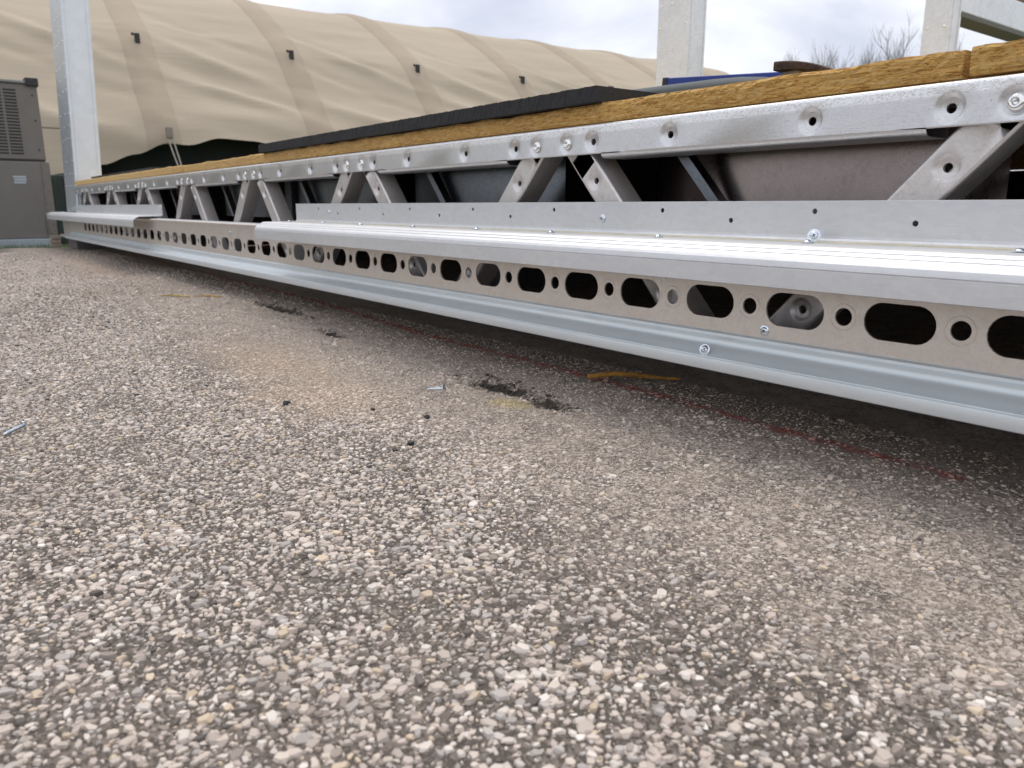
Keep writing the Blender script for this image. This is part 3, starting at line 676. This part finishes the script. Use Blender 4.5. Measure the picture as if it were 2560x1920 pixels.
# grey plastic gutter offcut with a rounded end
t = tag(empty('gutter_offcut', (-1.24, 0.125, 0.4456)), 'dark grey plastic gutter offcut with a rounded end on the deck', 'gutter')
g = G(); ny = 14; vs = []; fs = []; xsg = [0.0, 0.2, 0.36, 0.44, 0.49, 0.525, 0.55, 0.567, 0.575]
for i, x in enumerate(xsg):
    s = 1.0 if x < 0.44 else max(0.02, math.sqrt(max(0, 1-((x-0.44)/0.136)**2)))
    for k in range(ny+1):
        a = math.pi*k/ny; vs.append((x, 0.055-0.055*math.cos(a), 0.0245*s*math.sin(a)**0.6 if 0 < k < ny else 0))
n = ny+1
for i in range(len(xsg)-1):
    for k in range(ny): a = i*n+k; fs.append((a, a+n, a+n+1, a+1))
fs.append(tuple(range(n)))
mesh_obj('shell', vs, fs, 'grey_plastic', t, True); t.rotation_euler = (0, R(1.3), 0)
g = G(); g.tube([(0.0, 0.053, 0.0245), (0.2, 0.053, 0.0247), (0.40, 0.053, 0.0245)], 0.0022, 6); g.obj('top_bead', plain('grey_bead', (0.32,0.34,0.34), 0.4), t)
# blue bar (level) resting partly on the black board
t = tag(empty('blue_bar', (-1.055, 0.32, 0.4478)), 'blue box section bar with black end cap lying on the deck', 'spirit level')
g = G(); g.box(0.012, 0.33, 0, 0.024, 0, 0.058, 0.002); g.obj('bar', 'blue', t)
g = G(); g.box(0.0, 0.0135, -0.001, 0.025, -0.001, 0.059, 0.002); g.obj('end_cap', 'ac_dark', t)
t.rotation_euler = (0, R(4.4), R(2))
# rusty iron bar on a pale offcut
t = tag(empty('iron_bar', (-0.688, 0.16, 0.4545)), 'dark rusty tapered iron bar lying raised at the deck edge', 'iron bar')
vs = []; fs = []; nn = 14
for i in range(nn+1):
    u = i/nn; x = 0.085*u; hz = 0.0125*(1-0.65*u**2.0); z = -0.012*u**2; wd = 0.018*(1-0.3*u)
    for (dy, dz) in ((-wd, 0.001), (-wd*0.98, hz-0.0015), (-wd*0.8, hz), (wd*0.8, hz), (wd, hz-0.0015), (wd, 0.001), (wd*0.9, 0), (-wd*0.9, 0)): vs.append((x, dy, z+dz))
for i in range(nn):
    for k in range(8): a = i*8+k; b = i*8+(k+1) % 8; fs.append((a, a+8, b+8, b))
fs += [tuple(range(8)), tuple(reversed(range(nn*8, nn*8+8)))]
mesh_obj('bar', vs, fs, 'rust', t)
t.rotation_euler = (0, 0, R(8))
g = G(); g.box(-0.682, -0.655, 0.156, 0.170, 0.4222, 0.4540, 0.002); tag(g.obj('timber_offcut', 'pale'), 'small pale offcut under the rusty iron bar', 'offcut')

# ================================================================== loose bits
def loose_screw(label, loc, axis, length, flange=0.0068, roll=0.4):
    o = make_screw('loose_screw', None, loc, axis, length, flange, roll); tag(o, label, 'screw', 'loose screws'); return o
loose_screw('silver washer head screw lying on the steel shelf, head facing out', (-0.497, -0.028, 0.2384), (0.42, -0.90, 0.10), 0.020, 0.0076, 0.5)
loose_screw('small blue zinc screw resting on the bottom rail ledge', (-0.6035, -0.076, 0.0968), (0.45, -0.85, 0.30), 0.017, 0.0066, 0.2)
loose_screw('zinc screw lying on the tarmac beside the dark pit', (-0.938, -0.250, 0.0080), (0.72, 0.62, 0.06), 0.026, 0.0080)
loose_screw('zinc screw lying on the coarse chippings at the left edge', (-1.088, -0.766, 0.0080), (-0.30, 0.86, 0.25), 0.024, 0.0068)
# splinter of board
def splinter(label, pts, r, c):
    g = G(); vs = []; 
    g.tube(pts, r, 7); o = g.obj('splinter', c); tag(o, label, 'splinter', 'wood splinters on the tarmac'); return o
gl = plain('orange_splinter', (0.48,0.24,0.05), 0.8, 0, 0.5, 150, 0.8, 0.002)
gp = plain('pale_splinter', (0.45,0.33,0.14), 0.8, 0, 0.3, 150, 0.5)
pts = []; rd = []
for i in range(15):
    u = i/14; pts.append((-0.872+0.088*u, -0.022+0.118*u, 0.0075+0.004*math.sin(u*5)+0.001*rs.uniform(-1, 1))); rd.append(0.0042*(1-0.75*abs(u-0.3)**1.3)*rs.uniform(0.8, 1.15))
splinter('long orange wood splinter lying on the red chalk line', pts, rd, gl)
splinter('thin pale wood sliver lying on the worn tarmac', [(-2.50, -0.27, 0.006), (-2.47, -0.235, 0.007), (-2.435, -0.205, 0.005)], [0.003, 0.004, 0.002], gp)
splinter('thin brown wood sliver beside the pale sliver', [(-2.43, -0.19, 0.005), (-2.40, -0.16, 0.007), (-2.37, -0.13, 0.005)], [0.0015, 0.0025, 0.0015], gl)
# small dark crumbs of tarmac
for j, (x_, y_, r_) in enumerate([(-1.035,-0.452,0.0055), (-0.845,-0.335,0.0042), (-0.755,-0.412,0.0040), (-0.742,-0.44,0.0034), (-0.93,-0.37,0.0032)]):
    bm = bmesh.new(); bmesh.ops.create_icosphere(bm, subdivisions=2, radius=r_)
    for v in bm.verts: v.co *= 1+0.35*mnoise.noise(v.co*260+Vector((j*7, 0, 0)))
    for v in bm.verts: v.co.z *= 0.7
    me = bpy.data.meshes.new('tarmac_crumb'); bm.to_mesh(me); bm.free(); me.materials.append(M['ac_dark'])
    o = bpy.data.objects.new('tarmac_crumb', me); col.objects.link(o); o.location = (x_, y_, float(gz(np.array(x_), np.array(y_)))+r_*0.55)
    tag(o, ['dark tarmac crumb on the sandy patch left of the screw', 'dark tarmac crumb just in front of the yellow dust patch', 'larger of two close dark tarmac crumbs in front of the pit', 'smaller of two close dark tarmac crumbs in front of the pit', 'tiny dark tarmac crumb in front of the loose screw'][j], 'crumb', 'tarmac crumbs')
# packing under the frame's far end
for j, (bx, lab) in enumerate(((-6.13, 'stack of pale packing shims under the far left end of the capping'), )):
    t = tag(empty('packing_stack', (bx, -0.115, 0.0)), lab, 'packing')
    for k in range(3):
        g = G(); dz = 0.026; g.box(rs.uniform(-.006,.006), 0.07+rs.uniform(-.006,.006), rs.uniform(-.004,.004), 0.060+rs.uniform(-.004,.004), k*dz+0.001, k*dz+dz-0.003, 0.002)
        g.obj('shim', plain('pale_shim%d' % k, (0.36+0.03*(k % 2), 0.31, 0.26), 0.8), t)
g = G(); g.box(-5.93, -5.60, -0.03, 0.25, 0.004, 0.0735, 0.004); tag(g.obj('concrete_block', plain('grey_block', (0.14,0.13,0.13), 0.85)), 'dark grey block under the far end of the steel frame', 'block')
g = G(); g.box(0.2, 0.55, 0.3, 0.7, 0.0, 0.0995, 0.004); tag(g.obj('concrete_block', 'concrete'), 'grey block carrying the near end of the steel frame', 'block')
# strap hanging off the capping end
g = G(); g.add([(x, y, z) for x in (-6.09, -6.045) for (y, z) in ((-0.02, 0.2335), (-0.10, 0.2325), (-0.1245, 0.222), (-0.1285, 0.185), (-0.127, 0.13), (-0.1245, 0.082), (-0.128, 0.082), (-0.131, 0.13), (-0.132, 0.186), (-0.1275, 0.2245), (-0.101, 0.2355), (-0.02, 0.2365))],
      [(k, k+1, k+13, k+12) for k in range(11)]+[(11, 0, 12, 23), tuple(range(11, -1, -1)), tuple(range(12, 24))])
tag(g.obj('webbing_strap', 'strap'), 'grey brown webbing strap hung over the far left capping end', 'strap')
t = tag(empty('marker_stake', (-6.75, 0.20, -0.06)), 'short dark stake with a white cap behind the far left capping', 'stake')
g = G(); g.tube([(0,0,0), (0,0,0.36)], 0.018, 8); g.obj('stake', 'green_panel', t)
g = G(); g.lathe([(0.0001, 0.045), (0.018, 0.040), (0.028, 0.022), (0.026, 0.004), (0.012, 0.0)], 12, Matrix.Translation((0, 0, 0.345))); g.obj('cap', 'white', t, True)

# ================================================================== air handling unit
ac = tag(empty('air_conditioner', (-7.4, -1.1, -0.06)), 'taupe louvred air handling cabinet standing at the left edge', 'air conditioner')
AX, AY0, AY1 = 0.80, 0.0, 1.105        # local: front face at x=0.80
g = G(); g.box(0.02, AX, AY0, AY1-0.0, 0.10, 0.640, 0.008); lower = g.obj('lower_cabinet', 'ac', ac)
g = G(); g.box(0.02, AX-0.006, AY0, AY1-0.015, 0.652, 1.165, 0.008); upper = g.obj('upper_cabinet', 'ac', ac)
g = G(); g.box(0.03, AX-0.015, AY0+0.01, AY1-0.02, 0.6395, 0.6525); g.obj('seam_strip', 'ac_dark', ac)
g = G(); g.box(0.0, AX+0.012, AY0-0.01, AY1-0.02, 1.165, 1.182, 0.003); g.obj('lid', plain('lid_grey', (0.24,0.25,0.25), 0.45), ac)
g = G(); g.box(AX-0.10, AX+0.02, AY1-0.085, AY1-0.005, 1.150, 1.205, 0.005); g.obj('corner_cap', 'ac_dark', ac)
g = G(); g.box(0.05, AX+0.05, AY0-0.05, AY1-0.05, 0.0, 0.0995, 0.006); g.obj('plinth', plain('bluish_plinth', (0.36,0.41,0.45), 0.6), ac)
g = G(); g.box(AX-0.004, AX+0.006, AY1-0.055, AY1-0.008, 0.10, 0.636, 0.002); g.obj('corner_trim', plain('trim_taupe', (0.18,0.16,0.145), 0.45), ac)
for yy in (AY1-0.42, AY1-0.78):
    g = G(); g.box(AX-0.002, AX+0.0008, yy, yy+0.006, 0.11, 0.63); g.obj('door_gap', 'ac_dark', ac)
proto = back = None
for c in range(5):
    for r_ in range(21):
        yb = AY1-0.185-c*0.090; zb = 1.118-r_*0.0212
        if proto is None:
            g = G(); g.box(-0.001, 0.0012, -0.0375, 0.0375, -0.0068, 0.0068); back = g.obj('louvre_slot_shade', 'ac_dark', upper)  # solid dark strip on the face paints the shade inside a slot
            g = G(); g.add([(0.0005,-0.036,0.0078),(0.0005,0.036,0.0078),(0.006,0.036,0.0045),(0.006,-0.036,0.0045),(0.0005,-0.036,0.0068),(0.0005,0.036,0.0068),(0.006,0.036,0.0035),(0.006,-0.036,0.0035)], [(0,1,2,3),(7,6,5,4),(2,1,5,6),(0,3,7,4),(3,2,6,7)])
            proto = g.obj('louvre_blade', 'ac', upper); o1, o2 = back, proto
        else:
            o1 = back.copy(); o2 = proto.copy()
            for o in (o1, o2): col.objects.link(o); o.parent = upper
        for o in (o1, o2): o.location = (AX-0.006, yb, zb)
for (yy, zz) in ((AY1-0.05, 1.09), (AY1-0.05, 0.92), (AY1-0.05, 0.72), (AY1-0.03, 0.50), (AY1-0.03, 0.25), (AY1-0.44, 0.22)):
    g = G(); g.lathe([(0.0001, 0.003), (0.006, 0.002), (0.007, 0.0)], 8, Matrix.Translation((AX+(0.0 if zz < 0.64 else -0.006), yy, zz)) @ Matrix.Rotation(R(90), 4, 'Y')); g.obj('screw', 'ac_dark', ac)
t2 = empty('label_plate'); t2.parent = ac
for k, (a, b) in enumerate(((0.0, 0.078), (0.006, 0.080), (0.002, 0.074))):
    g = G(); g.box(AX+0.0005, AX+0.002, AY1-0.235+a, AY1-0.235+b, 0.525-k*0.019, 0.539-k*0.019); g.obj('label_line', 'label', t2)

# ================================================================== tent
TT = Vector((0.059, 0.9983, 0)); TP = Vector((-0.9983, 0.059, 0)); C0 = Vector((0, -0.84, 0))
def tp(p, t, z): q = C0+TP*p+TT*t; return (q.x, q.y, z)
tent = tag(empty('tent', tp(10.5, 4.0, -0.06)), 'large tan canvas tent with darker vertical bands behind the frame', 'tent')
TL = Vector(tent.location)
PROF = [(8.95, 0.86), (9.10, 1.16), (9.34, 1.40), (9.57, 1.62), (9.78, 1.85), (10.0, 2.075), (10.24, 2.26), (10.5, 2.41), (10.8, 2.59), (11.1, 2.745), (11.4, 2.90), (11.68, 3.03), (12.1, 3.16), (12.6, 3.26), (13.2, 3.32), (14.2, 3.10), (15.2, 2.55), (16.0, 1.6), (16.4, 0.3)]
def catmull(P, n):
    out = []
    for i in range(len(P)-1):
        p0, p1, p2, p3 = P[max(i-1, 0)], P[i], P[i+1], P[min(i+2, len(P)-1)]
        for k in range(n):
            t = k/n; out.append(tuple(0.5*((2*p1[a])+(-p0[a]+p2[a])*t+(2*p0[a]-5*p1[a]+4*p2[a]-p3[a])*t*t+(-p0[a]+3*p1[a]-3*p2[a]+p3[a])*t**3) for a in (0, 1)))
    out.append(P[-1]); return out
PC = catmull(PROF, 6)
T_BAND0, T_SP = 1.685, 1.742
HEM = [(-6, 0.50), (0.0, 0.48), (0.52, 0.553), (0.69, 0.594), (1.07, 0.692), (1.39, 0.80), (1.72, 0.905), (1.91, 0.905), (2.25, 0.995), (2.61, 0.985), (2.82, 0.955), (3.4, 0.86), (4.2, 0.95), (5.2, 0.86), (6.0, 0.95), (6.9, 0.86), (20, 0.88)]
def hem(t):
    for (a, z0), (b, z1) in zip(HEM, HEM[1:]):
        if a <= t <= b: u = (t-a)/(b-a); u = u*u*(3-2*u); return z0+(z1-z0)*u
    return 0.88
tent_t0, tent_t1 = -5.2, 13.2
def fold(t, s):
    """inward sag and tension creases; s runs 0 (hem) .. 1 (far side)"""
    ph = ((t-T_BAND0)/T_SP) % 1.0; idx = math.floor((t-T_BAND0)/T_SP)
    d = -0.055*math.sin(math.pi*ph)**0.9*(0.55+0.45*math.sin(min(1, s*2.2)*math.pi))
    env = math.sin(math.pi*ph)**0.5
    wv = 0
    for k in range(5):
        sl = 0.16+0.06*k if idx % 2 == 0 else 0.20+0.05*k
        c = 0.03+0.075*k+0.03*math.sin(idx*3.1+k*1.7); q = (s-(c+sl*(0.5-ph)*0.55))/0.012
        wv += (0.042-0.004*k)*math.exp(-q*q*0.5)*(1 if k % 2 else -0.8)
        q2 = (s-(c+0.03-0.10*(ph-0.2)))/0.010; wv += 0.020*math.exp(-q2*q2*0.5)*math.sin(ph*3.1)
    n = mnoise.fractal(Vector((t*0.9, s*16, idx*2.0)), 0.8, 2.0, 3)*0.010
    return d+(wv+n)*env
nT = 300; nS = len(PC); vs = []; fs = []
def surf(t, j, off=0.0):
    p, z = PC[j]; s = j/(nS-1)
    a = PC[max(j-1, 0)]; b = PC[min(j+1, nS-1)]; tx, tz = b[0]-a[0], b[1]-a[1]; L = math.hypot(tx, tz); nx_, nz_ = -tz/L, tx/L
    dz = (hem(t)-0.86)*max(0, 1-j/22)**1.5; f = fold(t, s)+off
    return Vector(tp(p+nx_*f-dz*0.25*0, t, z+nz_*f+dz))-TL
for i in range(nT+1):
    t = tent_t0+(tent_t1-tent_t0)*i/nT
    for j in range(nS): vs.append(surf(t, j))
for i in range(nT):
    for j in range(nS-1): k = i*nS+j; fs.append((k, k+1, k+nS+1, k+nS))
# far and near end gables
for i in (0, nT): fs.append(tuple(i*nS+j for j in range(nS)))
canopy = mesh_obj('canopy', vs, fs, 'tan', tent, True)
for f in canopy.data.polygons[-2:]: f.use_smooth = False
for k in range(-3, 7):
    tc_ = T_BAND0+k*T_SP; hw = 0.165; vs = []; fs = []; m = 7
    for a in range(m):
        t = tc_-hw+2*hw*a/(m-1)
        for j in range(nS): vs.append(surf(t, j, 0.014 if 0 < a < m-1 else 0.002))
    for a in range(m-1):
        for j in range(nS-1): q = a*nS+j; fs.append((q, q+1, q+nS+1, q+nS))
    band = mesh_obj('canopy_band', vs, fs, 'tan_band', tent, True)
    jt = min(range(nS), key=lambda j: abs(PC[j][0]-10.0)); q = surf(tc_, jt, 0.03)
    g = G(); g.box(q.x-0.0, q.x+0.05, q.y-0.025, q.y+0.025, q.z-0.06, q.z+0.045, 0.006); g.box(q.x, q.x+0.02, q.y-0.055, q.y-0.0285, q.z+0.02, q.z+0.05, 0.004)
    g.obj('window_toggle', 'ac_dark', band)
# inner dark skirt and a pale rope tie
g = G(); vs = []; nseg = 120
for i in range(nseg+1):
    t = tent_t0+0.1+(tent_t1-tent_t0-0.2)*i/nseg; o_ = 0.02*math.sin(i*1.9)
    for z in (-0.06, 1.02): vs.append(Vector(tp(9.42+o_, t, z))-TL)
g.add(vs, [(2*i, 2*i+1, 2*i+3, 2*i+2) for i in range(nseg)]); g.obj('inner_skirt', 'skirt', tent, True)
a = Vector(tp(8.90, 1.70, 0.97))-TL; b_ = Vector(tp(8.35, 1.86, -0.06))-TL
g = G(); g.tube([a, a.lerp(b_, 0.5), b_], 0.008, 6); a2 = a+Vector((0, 0.05, 0)); g.tube([a2, b_], 0.008, 6); g.obj('guy_rope', plain('rope_pale', (0.36,0.33,0.28), 0.9), tent)
g = G(); g.box(a.x-0.02, a.x+0.035, a.y-0.012, a.y+0.055, a.z-0.02, a.z+0.10, 0.016); g.obj('rope_patch', plain('rope_patch', (0.27,0.235,0.20), 0.9), tent)
# rope between tent and post level
g = G(); g.tube([Vector(tp(8.93, -1.2, 1.02))-TL, Vector(tp(8.90, 1.0, 1.00))-TL], 0.008, 6); g.obj('side_seam', plain('seam_dark_tan', (0.22,0.19,0.15), 0.9), tent)  # thin tube in a darker tan than the canopy
# dark green sheeted bin behind the post
t = tag(empty('green_bin', tp(8.3, 0.35, -0.06)), 'dark green ribbed bin between the cabinet and the far left post', 'bin')
g = G(); g.box(-0.25, 0.25, -0.2, 0.62, 0, 0.60, 0.01); g.obj('bin_body', 'green_panel', t)
for k in range(9):
    g = G(); g.box(0.2505, 0.262, -0.17+k*0.09, -0.14+k*0.09, 0.02, 0.58, 0.003); g.obj('rib', 'green_panel', t)

# ================================================================== bare winter trees
def tree(loc, h, seed, label, name='bare_tree'):
    rs = random.Random(seed); t = tag(empty(name, loc), label, 'tree', 'bare winter trees behind the deck')
    tr, cw = G(), G()
    def grow(p, d, L, r, lv):
        pts = [p]; q = p.copy(); dd = d.copy()
        for i in range(3):
            dd = (dd+Vector((rs.uniform(-.16,.16), rs.uniform(-.16,.16), rs.uniform(0.0,.16)))).normalized(); q = q+dd*L/3; pts.append(q.copy())
        (tr if lv == 0 else cw).tube(pts, [r, r*0.85, r*0.7, r*0.5], 5 if lv < 2 else 3, False)
        if lv >= 5: return
        for k in range(4 if lv < 4 else 5):
            u = rs.uniform(0.3, 1.0); i = min(2, int(u*3)); b = pts[i].lerp(pts[i+1], u*3-i)
            ax = Vector((rs.uniform(-1,1), rs.uniform(-1,1), rs.uniform(-0.2,0.5))).normalized(); nd = (dd*1.0+ax*0.85+Vector((0,0,0.30))).normalized()
            grow(b, nd, L*rs.uniform(0.55, 0.78), r*0.5, lv+1)
    grow(Vector((0,0,0)), Vector((0,0,1)), 3.0, 0.16, 0)
    zs = sorted(v[2] for v in cw.v); f = h/zs[int(len(zs)*0.9996)]
    for q in (tr, cw): q.v = [(a*f*0.75, b*f*0.75, c*f) for a, b, c in q.v]
    tr.obj('trunk', 'bark', t); cw.obj('crown', 'bark', t); return t
def at_dir(px, dist):     # ground point in a compass direction from the yard
    a = math.atan((px-1280)/1971); d = Vector((-math.cos(TH), math.sin(TH), 0))*math.cos(a)+Vector((math.sin(TH), math.cos(TH), 0))*math.sin(a)
    return C0+d*dist+Vector((0, 0, -0.06))
for i, (px, ds, h, lab) in enumerate([(2215, 46, 9.3, 'tallest bare winter tree just left of the right post'), (2145, 48, 9.4, 'bare winter tree second from the right post above the deck'), (2085, 50, 9.6, 'bare winter tree third from the right post above the deck'),
                                       (2022, 54, 10.1, 'low bare winter tree behind the rusty iron bar'), (1922, 58, 10.4, 'faint bare winter tree top left of the rusty iron bar')]):
    tree(at_dir(px, ds), h, 20+i, lab)
